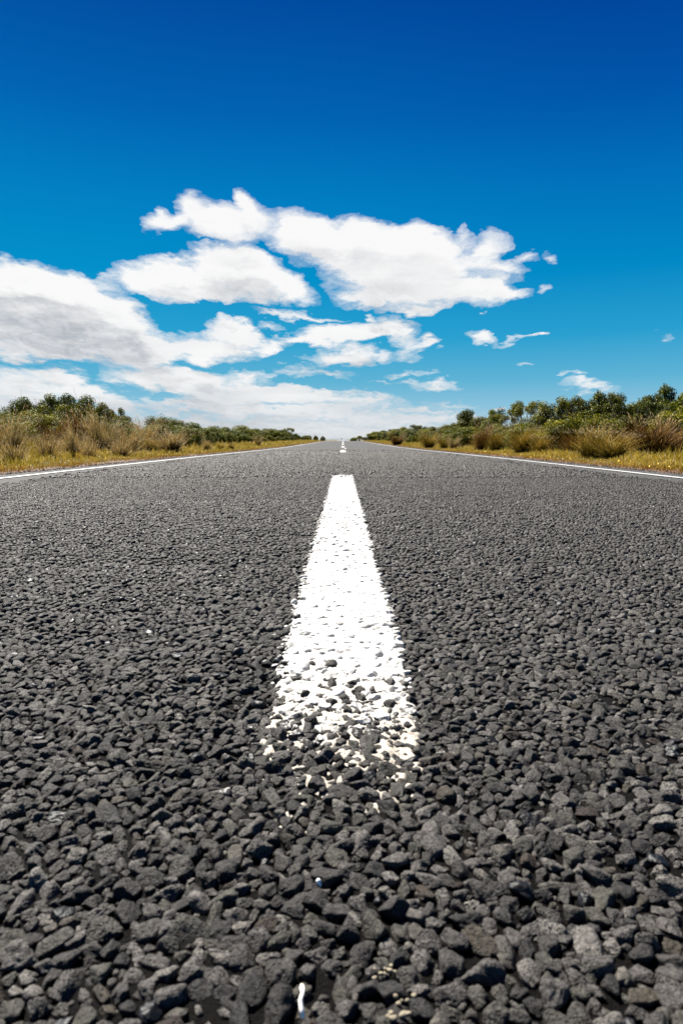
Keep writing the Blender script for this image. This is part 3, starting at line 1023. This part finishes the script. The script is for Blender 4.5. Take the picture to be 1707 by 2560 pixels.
def place(name, parts, label, cat, group, px, top, width, d, unit_w, unit_h, rz=None):
    """stand a plant at distance d so it has the size it needs; unit_w/h are the mesh's own spread"""
    vx, _ = px_uv(px, 1100)
    _, vz = px_uv(px, top)
    X = vx * d
    z0 = ground_z(X, d)
    H = CAM_H + vz * d - z0
    Wd = width / F * d
    if cat == 'shrub':
        Wd = max(Wd * 1.25, (.75 if 'umbrella' in name else .95) * H)
    root = empty(name, (X, d, z0 - .02))
    root.rotation_euler = (0, 0, random.uniform(0, 6.28) if rz is None else rz)
    root.scale = (Wd / unit_w, Wd / unit_w, (H + .02) / unit_h)
    for nm, me in parts:
        o = bpy.data.objects.new(nm, me)
        COL.objects.link(o)
        o.parent = root
        if nm == 'seed_heads':
            o['kind'] = 'stuff'
    return tag(root, label, cat, group)


GT_L, GT_R = 'dry tussocks beside the left verge', 'dry tussocks beside the right verge'
GS_L, GS_R = 'green shrubs behind the left verge', 'green shrubs behind the right verge'


def tus(kind, px, top, w, d, label, grp, k=None):
    lst = TUS[kind]
    a, b = lst[random.randrange(len(lst)) if k is None else k % len(lst)]
    place('tussock', [('grass_blades', a), ('seed_heads', b)], label, 'tussock', grp, px, top, w, d, 1.25, 1.06)


def shr(kind, px, top, w, d, label, grp, k=None, rz=None):
    lst = SHR[kind]
    f, s = lst[random.randrange(len(lst)) if k is None else k % len(lst)]
    place('shrub', [('foliage', f), ('stem', s)], label, 'shrub', grp, px, top, w, d, 1.12, .94, rz)


ORD = 'first second third fourth fifth sixth seventh eighth ninth tenth eleventh twelfth thirteenth fourteenth fifteenth sixteenth seventeenth eighteenth nineteenth twentieth twenty-first twenty-second twenty-third twenty-fourth twenty-fifth twenty-sixth'.split()

# ---- left tussocks (photo x, top row, width, distance)
for a in [
    ('straw', 22, 1018, 120, 10.5, 'big shaggy straw tussock at the left edge of the picture'),
    ('straw', 185, 1058, 84, 11.0, 'low spiky straw tussock with dark heart, standing in front of the big pair at left'),
    ('straw', 252, 1018, 118, 13.0, 'tall fanned straw tussock with dark base, middle of the left group'),
    ('straw', 322, 1046, 82, 13.5, 'straw tussock leaning against the right side of the tall fanned one'),
    ('brown', 200, 1011, 120, 16.0, 'wide brown tussock just below the tall green shrub at left'),
    ('brown', 140, 1028, 80, 14.5, 'dark brown tussock below the gap between the two left shrubs'),
    ('pale', 120, 1076, 90, 10.0, 'sparse pale grass tuft between the left edge tussock and the low spiky one'),
    ('straw', 428, 1060, 92, 16.0, 'rounded isolated straw tussock at the right end of the left group'),
    ('straw', 362, 1036, 84, 19.0, 'pale tussock in front of the small round dark shrub at left'),
    ('pale', 30, 1092, 110, 8.3, 'low yellowish grass clump nearest the road at the left edge'),
    ('straw', 519, 1092, 36, 20.0, 'small dark hearted tussock, first of three dots along the left verge'),
    ('gold', 552, 1102, 22, 22.0, 'tiny dark tussock, second of three dots along the left verge'),
    ('gold', 577, 1103, 24, 22.5, 'tiny dark tussock, third of three dots along the left verge'),
    ('straw', 645, 1084, 26, 34.0, 'narrow upright straw tussock in front of the far left hedge'),
    ('straw', 488, 1072, 50, 24.0, 'pale tussock peeping over the left verge beside the low hedge'),
    ('pale', 300, 1084, 90, 11.5, 'thin pale grass tuft at the foot of the tall fanned tussock'),
    ('pale', 220, 1090, 80, 10.2, 'thin greenish grass tuft at the foot of the low spiky tussock'),
]:
    tus(*a, grp=GT_L)
# ---- left shrubs
for a in [
    ('dome', 57, 986, 84, 22.0, 'rounded dark green shrub, leftmost on the skyline', 0),
    ('dome', 20, 1018, 60, 21.0, 'low green shrub at the left edge behind the shaggy tussock', 1),
    ('dome', 140, 981, 88, 24.0, 'tallest dark green shrub on the left skyline', 1),
    ('open', 122, 983, 40, 23.0, 'loose twiggy shrub on the left shoulder of the tallest left shrub', 0),
    ('dome', 203, 985, 70, 24.5, 'dark green shrub joined to the right of the tallest left shrub', 2),
    ('dome', 255, 1001, 56, 24.0, 'small green shrub ending the tall left group on its right', 0),
    ('open', 292, 1016, 20, 25.0, 'tiny bush standing free at the right of the tall left group', 1),
    ('dome', 95, 1008, 84, 19.5, 'shady green shrub filling below the two left domes', 2),
    ('dome', 160, 1005, 96, 20.0, 'bright green shrub filling below the tallest left shrub', 0),
    ('dome', 60, 1030, 90, 17.5, 'dark shrub low behind the left edge tussock', 1),
    ('wind', 260, 1022, 90, 21.5, 'shady shrub behind the tall fanned tussock', 0),
    ('dome', 408, 1030, 74, 27.0, 'small round dark shrub alone on the skyline at left', 1),
    ('domey', 448, 1046, 50, 26.0, 'low yellow green shrub right of the small round dark one', 0),
    ('dome', 376, 1068, 84, 21.0, 'green shrub low behind the isolated straw tussock', 2),
    ('dome', 110, 1022, 110, 17.0, 'dark green bush in the middle of the left bank, behind the sparse pale tuft', 1),
    ('dome', 30, 1040, 110, 14.5, 'dark bush low at the left edge, right behind the shaggy tussock', 2),
    ('dome', 225, 1030, 100, 17.5, 'dark bush between the brown tussocks and the tall fanned one', 0),
    ('domey', 300, 1052, 80, 18.0, 'yellow green bush behind the leaning straw tussock', 0),
    ('dome', 396, 1052, 90, 20.0, 'dark bush at the foot of the small round dark shrub', 1),
    ('dome', 462, 1060, 80, 24.0, 'dark bush where the left group meets the hedge', 2),
    ('domey', 332, 1042, 60, 24.0, 'low olive shrub in the gap right of the tall left group', 1),
]:
    shr(*a[:6], GS_L, a[6])
# left hedge running away
hedge_l = [(487, 1054, 60, 34), (512, 1062, 50, 36), (536, 1063, 56, 40), (556, 1066, 46, 42), (573, 1069, 48, 46), (595, 1066, 44, 52),
           (611, 1062, 56, 58), (633, 1067, 44, 62), (651, 1071, 34, 68), (664, 1074, 30, 74), (677, 1066, 38, 80), (690, 1074, 30, 84),
           (703, 1073, 30, 92), (716, 1076, 26, 100), (737, 1083, 24, 118), (752, 1089, 18, 130), (766, 1086, 20, 150), (789, 1088, 10, 200), (807, 1090, 7, 240)]
for k, (x, ty, w, d) in enumerate(hedge_l):
    shr('dome' if k % 3 else 'domey', x, ty, w * 1.15, d, ('yellow green' if k % 3 == 0 else 'dark green') + ' shrub, %s along the hedge running away left of the road' % ORD[k], 'hedge shrubs running away on the left', k)
shr('umbrella', 722, 1070, 12, 107, 'thin tree with a small flat crown poking above the far left hedge', GS_L, 0)
# lower front row of the left hedge
for k in range(26):
    x = 450 + k * 11.5 + random.uniform(-5, 5)
    d = 7.0 * 1600 / (860 - x)
    shr('domey' if k % 2 else 'dome', x, 1100 - (1100 - 1074) * (857 - x) / 380 * random.uniform(.75, 1.15), 74 * 15 / d, d,
        ('yellowish' if k % 2 else 'dark green') + ' low bush in the front row before the left hedge, %s from the left' % ORD[k], 'low olive bushes before the left hedge')

# ---- right tussocks
for a in [
    ('brown', 1636, 1027, 160, 11.0, 'huge drooping russet tussock at the right edge'),
    ('brown', 1700, 1024, 120, 11.5, 'russet tussock cut by the right edge of the picture'),
    ('gold', 1486, 1048, 138, 10.8, 'big arching golden tussock in front of the pale leaved tree at right'),
    ('gold', 1530, 1066, 110, 10.0, 'yellow tussock overlapping the right side of the arching golden one'),
    ('brown', 1440, 1062, 80, 13.0, 'brown tussock left behind the arching golden one'),
    ('gold', 1309, 1050, 98, 14.5, 'golden brown tussock under the yellow green flat topped shrub'),
    ('brown', 1560, 1040, 90, 13.0, 'dark brown tussock between the golden pair and the huge russet one'),
    ('brown', 1210, 1052, 78, 19.0, 'round russet tussock under the wind swept tree at right'),
    ('gold', 1240, 1062, 60, 18.0, 'golden tussock behind the round russet one, on its right'),
    ('straw', 1134, 1084, 34, 24.0, 'pale narrow tussock, left of the round russet one'),
    ('gold', 1072, 1072, 52, 28.0, 'ochre rounded tussock standing alone before the right hedge'),
    ('brown', 992, 1078, 40, 42.0, 'rusty tussock far along the right hedge'),
    ('gold', 1350, 1076, 60, 13.5, 'low tussock at the foot of the dark leafy shrub at right'),
    ('gold', 1110, 1086, 34, 25.0, 'small golden tussock right of the lone ochre rounded one'),
]:
    tus(*a, grp=GT_R)
for a in [
    ('umbrella', 1320, 1004, 54, 19.0, 'yellow green flat topped shrub with bare limbs showing', 0),
    ('open', 1385, 991, 70, 17.0, 'dark leafy open crowned shrub, tall in the middle right', 0),
    ('open', 1433, 996, 48, 17.5, 'narrow dark crown joined to the right of the open crowned shrub', 1),
    ('open', 1488, 983, 66, 17.0, 'pale leaved upright tree with a leaning top, right group', 2),
    ('open', 1516, 978, 30, 16.8, 'leaning leafy top at the right of the pale leaved tree', 1),
    ('open', 1548, 1008, 56, 18.0, 'low loose shrub in the dip between the right hand trees', 0),
    ('wind', 1578, 998, 60, 18.5, 'sloping green shrub climbing towards the right edge', 0),
    ('open', 1612, 986, 66, 18.0, 'grey green shrub left of the highest crown at the right edge', 1),
    ('open', 1652, 967, 74, 17.5, 'highest open crown near the right edge', 2),
    ('dome', 1697, 971, 70, 17.0, 'dense crown cut by the right edge of the picture', 0),
    ('open', 1640, 1000, 110, 16.0, 'grey green bush filling below the highest crown at right', 0),
    ('dome', 1395, 1035, 90, 15.5, 'dark shady bush under the open crowned shrub', 1),
    ('dome', 1500, 1030, 90, 15.0, 'shady bush behind the arching golden tussock', 2),
    ('open', 1570, 1030, 90, 15.5, 'loose bush behind the dark brown tussock at right', 1),
    ('wind', 1186, 1024, 84, 30.0, 'wind swept layered green tree, right of the far hedge', 0),
    ('open', 1150, 1027, 34, 31.0, 'narrow dark crown on the left of the wind swept tree', 2),
    ('wind', 1212, 1017, 50, 30.5, 'topmost spray of the wind swept tree group', 1),
    ('domey', 1221, 1044, 52, 26.0, 'yellow green rounded bush below the wind swept tree', 0),
    ('umbrella', 1252, 1036, 34, 30.0, 'small flat crown standing alone between the right hand groups', 0),
    ('dome', 1255, 1056, 74, 24.0, 'low bright green bush in the gap between the right hand groups', 2),
    ('dome', 1165, 1058, 80, 26.0, 'dark bush below the narrow dark crown', 1),
    ('dome', 1230, 1072, 60, 21.0, 'shady bush between the round russet tussock and the golden one', 0),
    ('dome', 1320, 1058, 90, 17.0, 'dark green bush behind the golden brown tussock', 2),
    ('dome', 1290, 1048, 90, 18.5, 'dark bush behind the left half of the golden brown tussock', 1),
    ('dome', 1345, 1030, 90, 17.5, 'dense dark bush under the yellow green flat topped shrub', 0),
    ('dome', 1440, 1024, 90, 16.5, 'dark bush filling below the narrow dark crown, beside the pale leaved tree', 2),
    ('dome', 1545, 1032, 100, 16.0, 'dark bush filling the dip between the right hand trees', 1),
    ('open', 1590, 1012, 90, 17.0, 'dark bush below the sloping green shrub', 2),
    ('dome', 1690, 1008, 120, 15.0, 'dark bush below the dense crown cut by the right edge', 2),
    ('domey', 1131, 1056, 34, 34.0, 'yellow green bush at the left foot of the wind swept tree', 0),
]:
    shr(*a[:6], GS_R, a[6])
root = place('bare_bush', [('branches', BARE)], 'leafless twiggy bush showing against the sky between the right hand groups', 'bush', None, 1283, 1030, 60, 22.0, 1.0, 1.0)
hedge_r = [(1108, 1066, 50, 44), (1088, 1061, 54, 46), (1070, 1065, 44, 50), (1057, 1061, 48, 53), (1040, 1067, 40, 57), (1025, 1065, 44, 62),
           (1005, 1065, 48, 72), (988, 1071, 38, 80), (973, 1072, 36, 88), (957, 1075, 34, 98), (942, 1075, 34, 112), (930, 1080, 24, 120),
           (915, 1090, 20, 140), (897, 1089, 18, 190), (884, 1093, 12, 230)]
for k, (x, ty, w, d) in enumerate(hedge_r):
    shr(('wind', 'domey', 'dome', 'open')[k % 4], x, ty, w * 1.15, d, ('wind swept', 'yellow green', 'dark green', 'loose grey green')[k % 4] + ' shrub, %s along the hedge running away right of the road' % ORD[k], 'hedge shrubs running away on the right', k)
for k in range(22):
    x = 920 + k * 11 + random.uniform(-5, 5)
    d = 5.6 * 1600 / (x - 855)
    shr(('domey', 'dome')[k % 2], x, 1100 - 26 * (x - 857) / 260 * random.uniform(.75, 1.2), 78 * 13 / d, d,
        ('yellowish', 'dark green')[k % 2] + ' low bush in the front row before the right hedge, %s from the crest' % ORD[k], 'low bushes before the right hedge')

# small tufts knitting the big tussocks together
for k in range(12):
    tus('straw' if k % 2 else 'gold', 25 + k * 34 + random.uniform(-8, 8), 1082 + random.uniform(-8, 8), 62, 12.5 + k * .3 + random.uniform(-.6, .6),
        ('straw' if k % 2 else 'golden') + ' small tuft in front of the big left tussocks, %s from the left edge' % ORD[k], 'small tufts knitting the left bank together')
for k in range(14):
    tus(('brown', 'gold', 'straw')[k % 3], 1690 - k * 38 + random.uniform(-10, 10), 1064 + k * .8 + random.uniform(-10, 10), 84 - k * 1.5, 12.0 + k * .6 + random.uniform(-.5, .5),
        ('russet', 'golden', 'straw')[k % 3] + ' small tuft between the big right tussocks, %s from the right edge' % ORD[k], 'small tufts knitting the right bank together')

# ------------------------------------------------------------------ verge grass, ground cover, flowers
def verge(side, seed):
    r = np.random.default_rng(seed)
    Vs, Qs, A, Rn, Rd = [], [], [], [], []
    n = 150000
    # density per picture area: many near, fewer far
    d = 2.6 * np.exp(r.uniform(0, 1, n) * math.log(130 / 2.6))
    wlim = np.where(d < 12, 4.5, 4.0 + .12 * d)
    x = 3.05 + r.uniform(0, 1, n) ** 1.15 * wlim
    clump = fbm(x * 3.0, d * 2.0, seed, 3)
    keep = (r.uniform(size=n) < np.clip((clump - .28) * 3.2, .12, 1)) & (r.uniform(size=n) < np.clip((x - 3.05) / .40, .05, 1))
    d, x = d[keep], x[keep]
    n = len(d)
    red = np.clip(1.05 - (x - 3.03) / .55 + .7 * (fbm(x * 1.5, d * 1.5, seed + 9) - .5), 0, 1)
    hgt = (.035 + .36 * np.clip((x - 3.3) / 1.8, 0, 1) * fbm(x * 1.7, d * 1.7, seed + 3, 2) ** 1.8) * r.uniform(.5, 1.35, n)
    az = r.uniform(0, 2 * np.pi, n)
    ln = np.abs(r.normal(0, .45, n))
    out = np.stack([np.cos(az), np.sin(az)], -1)
    wid = (.0018 + .00042 * d) * r.uniform(.7, 1.3, n)
    X = x * side
    base = np.stack([X, d, gz(X, d) - .01], -1)
    sd = r.uniform(0, 2 * np.pi, n)
    sv = np.stack([np.cos(sd), np.sin(sd) * .4, np.zeros(n)], -1) * wid[:, None]
    mid = base + np.stack([out[:, 0] * np.sin(ln) * hgt * .5, out[:, 1] * np.sin(ln) * hgt * .5, hgt * .6], -1)
    tip = base + np.stack([out[:, 0] * np.sin(ln) * hgt * 1.2, out[:, 1] * np.sin(ln) * hgt * 1.2, hgt * np.cos(ln * .8)], -1)
    V = np.stack([base - sv, base + sv, mid + sv * .8, mid - sv * .8, tip + sv * .25, tip - sv * .25], 1).reshape(-1, 3)
    i = np.arange(n) * 6
    Q = np.concatenate([np.stack([i, i + 1, i + 2, i + 3], -1), np.stack([i + 3, i + 2, i + 4, i + 5], -1)])
    tt = np.tile([0, 0, .6, .6, 1, 1], n)
    return mesh_np('verge_grass', V, Q, {'t': tt, 'rnd': np.repeat(r.uniform(0, 1, n), 6), 'red': np.repeat(red, 6)}, M_grass)


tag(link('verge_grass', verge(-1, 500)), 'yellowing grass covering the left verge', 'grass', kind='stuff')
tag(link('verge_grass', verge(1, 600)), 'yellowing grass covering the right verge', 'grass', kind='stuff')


def flowers(side, n, seed):
    r = np.random.default_rng(seed)
    d = 4.5 + 14 * r.uniform(0, 1, n) ** 1.6
    x = (3.12 + np.abs(r.normal(0, .35, n))) * side
    k = fbm(x * 2, d * 1.2, seed) > .5
    d, x = d[k], x[k]
    n = len(d)
    z = gz(x, d) + r.uniform(.02, .08, n)
    s = (.005 + .0003 * d) * r.uniform(.7, 1.4, n)
    V, Q = [], []
    for j in range(n):
        c = np.array([x[j], d[j], z[j]])
        tl = r.normal(0, .35, 2)
        ring = [c + s[j] * np.array([math.cos(a), math.sin(a), .35 + tl[0] * math.cos(a) + tl[1] * math.sin(a)]) for a in np.arange(6) * math.pi / 3]
        b = len(V)
        V += [c - np.array([0, 0, s[j] * .3])] + ring
        Q += [(b, b + 1 + q, b + 1 + (q + 1) % 6) for q in range(6)]
    return mesh_np('yellow_flowers', np.array(V), np.array(Q), None, M_petal)


tag(link('yellow_flowers', flowers(1, 240, 41)), 'small yellow flowers dotted along the right verge', 'flowers', kind='stuff')
tag(link('yellow_flowers', flowers(-1, 90, 42)), 'small yellow flowers dotted along the left verge', 'flowers', kind='stuff')

# loose gravel along the sealed edge
r2 = np.random.default_rng(77)
n = 9000
gy = 3.0 * np.exp(r2.uniform(0, 1, n) * math.log(40 / 3.0))
gx = (2.86 + np.abs(r2.normal(0, .12, n))) * r2.choice([-1, 1], n)
gr_ = .0055 * r2.lognormal(0, .35, n) * (1 + gy * .012)
Vs, Fs = [], []
v0, f0 = ICO[1]
wh = r2.integers(0, 24, n)
off = 0
gzz = gz(gx, gy)
allv = np.stack([SHP[1][0][w] for w in wh])
P_ = np.einsum('nij,nvj->nvi', rots(n, r2, .6), allv * gr_[:, None, None] * np.array([1.1, 1, .7])) + np.stack([gx, gy, gzz + .010], -1)[:, None]
T_ = (f0[None] + (np.arange(n) * 12)[:, None, None]).reshape(-1, 3)
M_grav, t, o_ = mat('shoulder_gravel')
c = t.ramp(attr(t, 'rnd'), [(0, (.035, .026, .028)), (.6, (.075, .058, .056)), (1, (.15, .115, .10))])
bsdf(t, o_, Base_Color=c, Roughness=.9)
tag(link('shoulder_gravel', mesh_np('shoulder_gravel', P_.reshape(-1, 3), T_, {'rnd': np.repeat(r2.uniform(0, 1, n), 12)}, M_grav)),
    'loose purple brown gravel along both edges of the seal', 'gravel', kind='stuff')

# ------------------------------------------------------------------ the far car
def simple_mat(name, col, rough=.4, metal=0.0):
    m, t, o = mat(name)
    bsdf(t, o, Base_Color=(*col, 1), Roughness=rough, Metallic=metal)
    return m


M_body, M_glass, M_tyre, M_lamp, M_rim = simple_mat('dark_car_paint', (.012, .02, .025), .3), simple_mat('car_glass', (.02, .025, .03), .08), \
    simple_mat('rubber', (.02, .02, .02), .9), simple_mat('lamp_glass', (.85, .88, .9), .1), simple_mat('rim_metal', (.5, .5, .5), .3, 1.0)
CD = 880.0
car = empty('car', (-2.0, CD, float(zr(CD))))
tag(car, 'tiny dark car far away on the rise at the end of the road', 'car')


def loft(sections, name, m, parent):
    bm = bmesh.new()
    rings = []
    for y, pts in sections:
        rings.append([bm.verts.new((x, y, z)) for x, z in pts])
    for a, b in zip(rings, rings[1:]):
        for i in range(len(a)):
            j = (i + 1) % len(a)
            bm.faces.new((a[i], a[j], b[j], b[i]))
    bm.faces.new(rings[0]); bm.faces.new(rings[-1])
    bmesh.ops.recalc_face_normals(bm, faces=bm.faces)
    bmesh.ops.bevel(bm, geom=bm.edges[:], offset=.03, segments=1, affect='EDGES')
    me = bpy.data.meshes.new(name)
    bm.to_mesh(me); bm.free()
    me.materials.append(m)
    return link(name, me, parent)


def sec(w, z0, z1, tp=1.0):
    return [(-w, z0), (w, z0), (w, z1 * .75 + z0 * .25), (w * tp, z1), (-w * tp, z1), (-w, z1 * .75 + z0 * .25)]


loft([(-2.2, sec(.78, .35, .72, .9)), (-2.0, sec(.88, .28, .85, .92)), (-.9, sec(.9, .25, .98, .93)), (1.4, sec(.9, .25, 1.0, .93)), (2.15, sec(.86, .3, .95, .9))], 'body', M_body, car)
cab = loft([(-.95, sec(.80, .97, 1.02, .95)), (-.25, sec(.78, .97, 1.42, .84)), (1.0, sec(.78, .97, 1.45, .84)), (1.75, sec(.78, .97, 1.06, .9))], 'cabin', M_glass, car)
loft([(-.22, [(-.64, 1.44), (.64, 1.44), (.6, 1.48), (-.6, 1.48)]), (.98, [(-.64, 1.46), (.64, 1.46), (.6, 1.50), (-.6, 1.50)])], 'roof', M_body, car)
for sx in (-1, 1):
    for wy in (-1.35, 1.35):
        V, T = tube([(sx * .92, wy, .33), (sx * .70, wy, .33)], [.33, .33], 20)
        w = link('wheel', mesh_np('wheel', V, T, None, M_tyre), car)
        V, T = tube([(sx * .935, wy, .33), (sx * .90, wy, .33)], [.20, .20], 14)
        link('rim', mesh_np('rim', V, T, None, M_rim), w)
    v, f = ICO[2]
    link('headlight', mesh_np('headlight', v * np.array([.16, .08, .10]) + np.array([sx * .62, -2.17, .64]), f, None, M_lamp, True), car)
    V, T = tube([(sx * .88, -.55, 1.02), (sx * 1.03, -.60, 1.05), (sx * 1.06, -.60, 1.05)], [.03, .07, .06], 8)
    link('mirror', mesh_np('mirror', V, T, None, M_body), car)
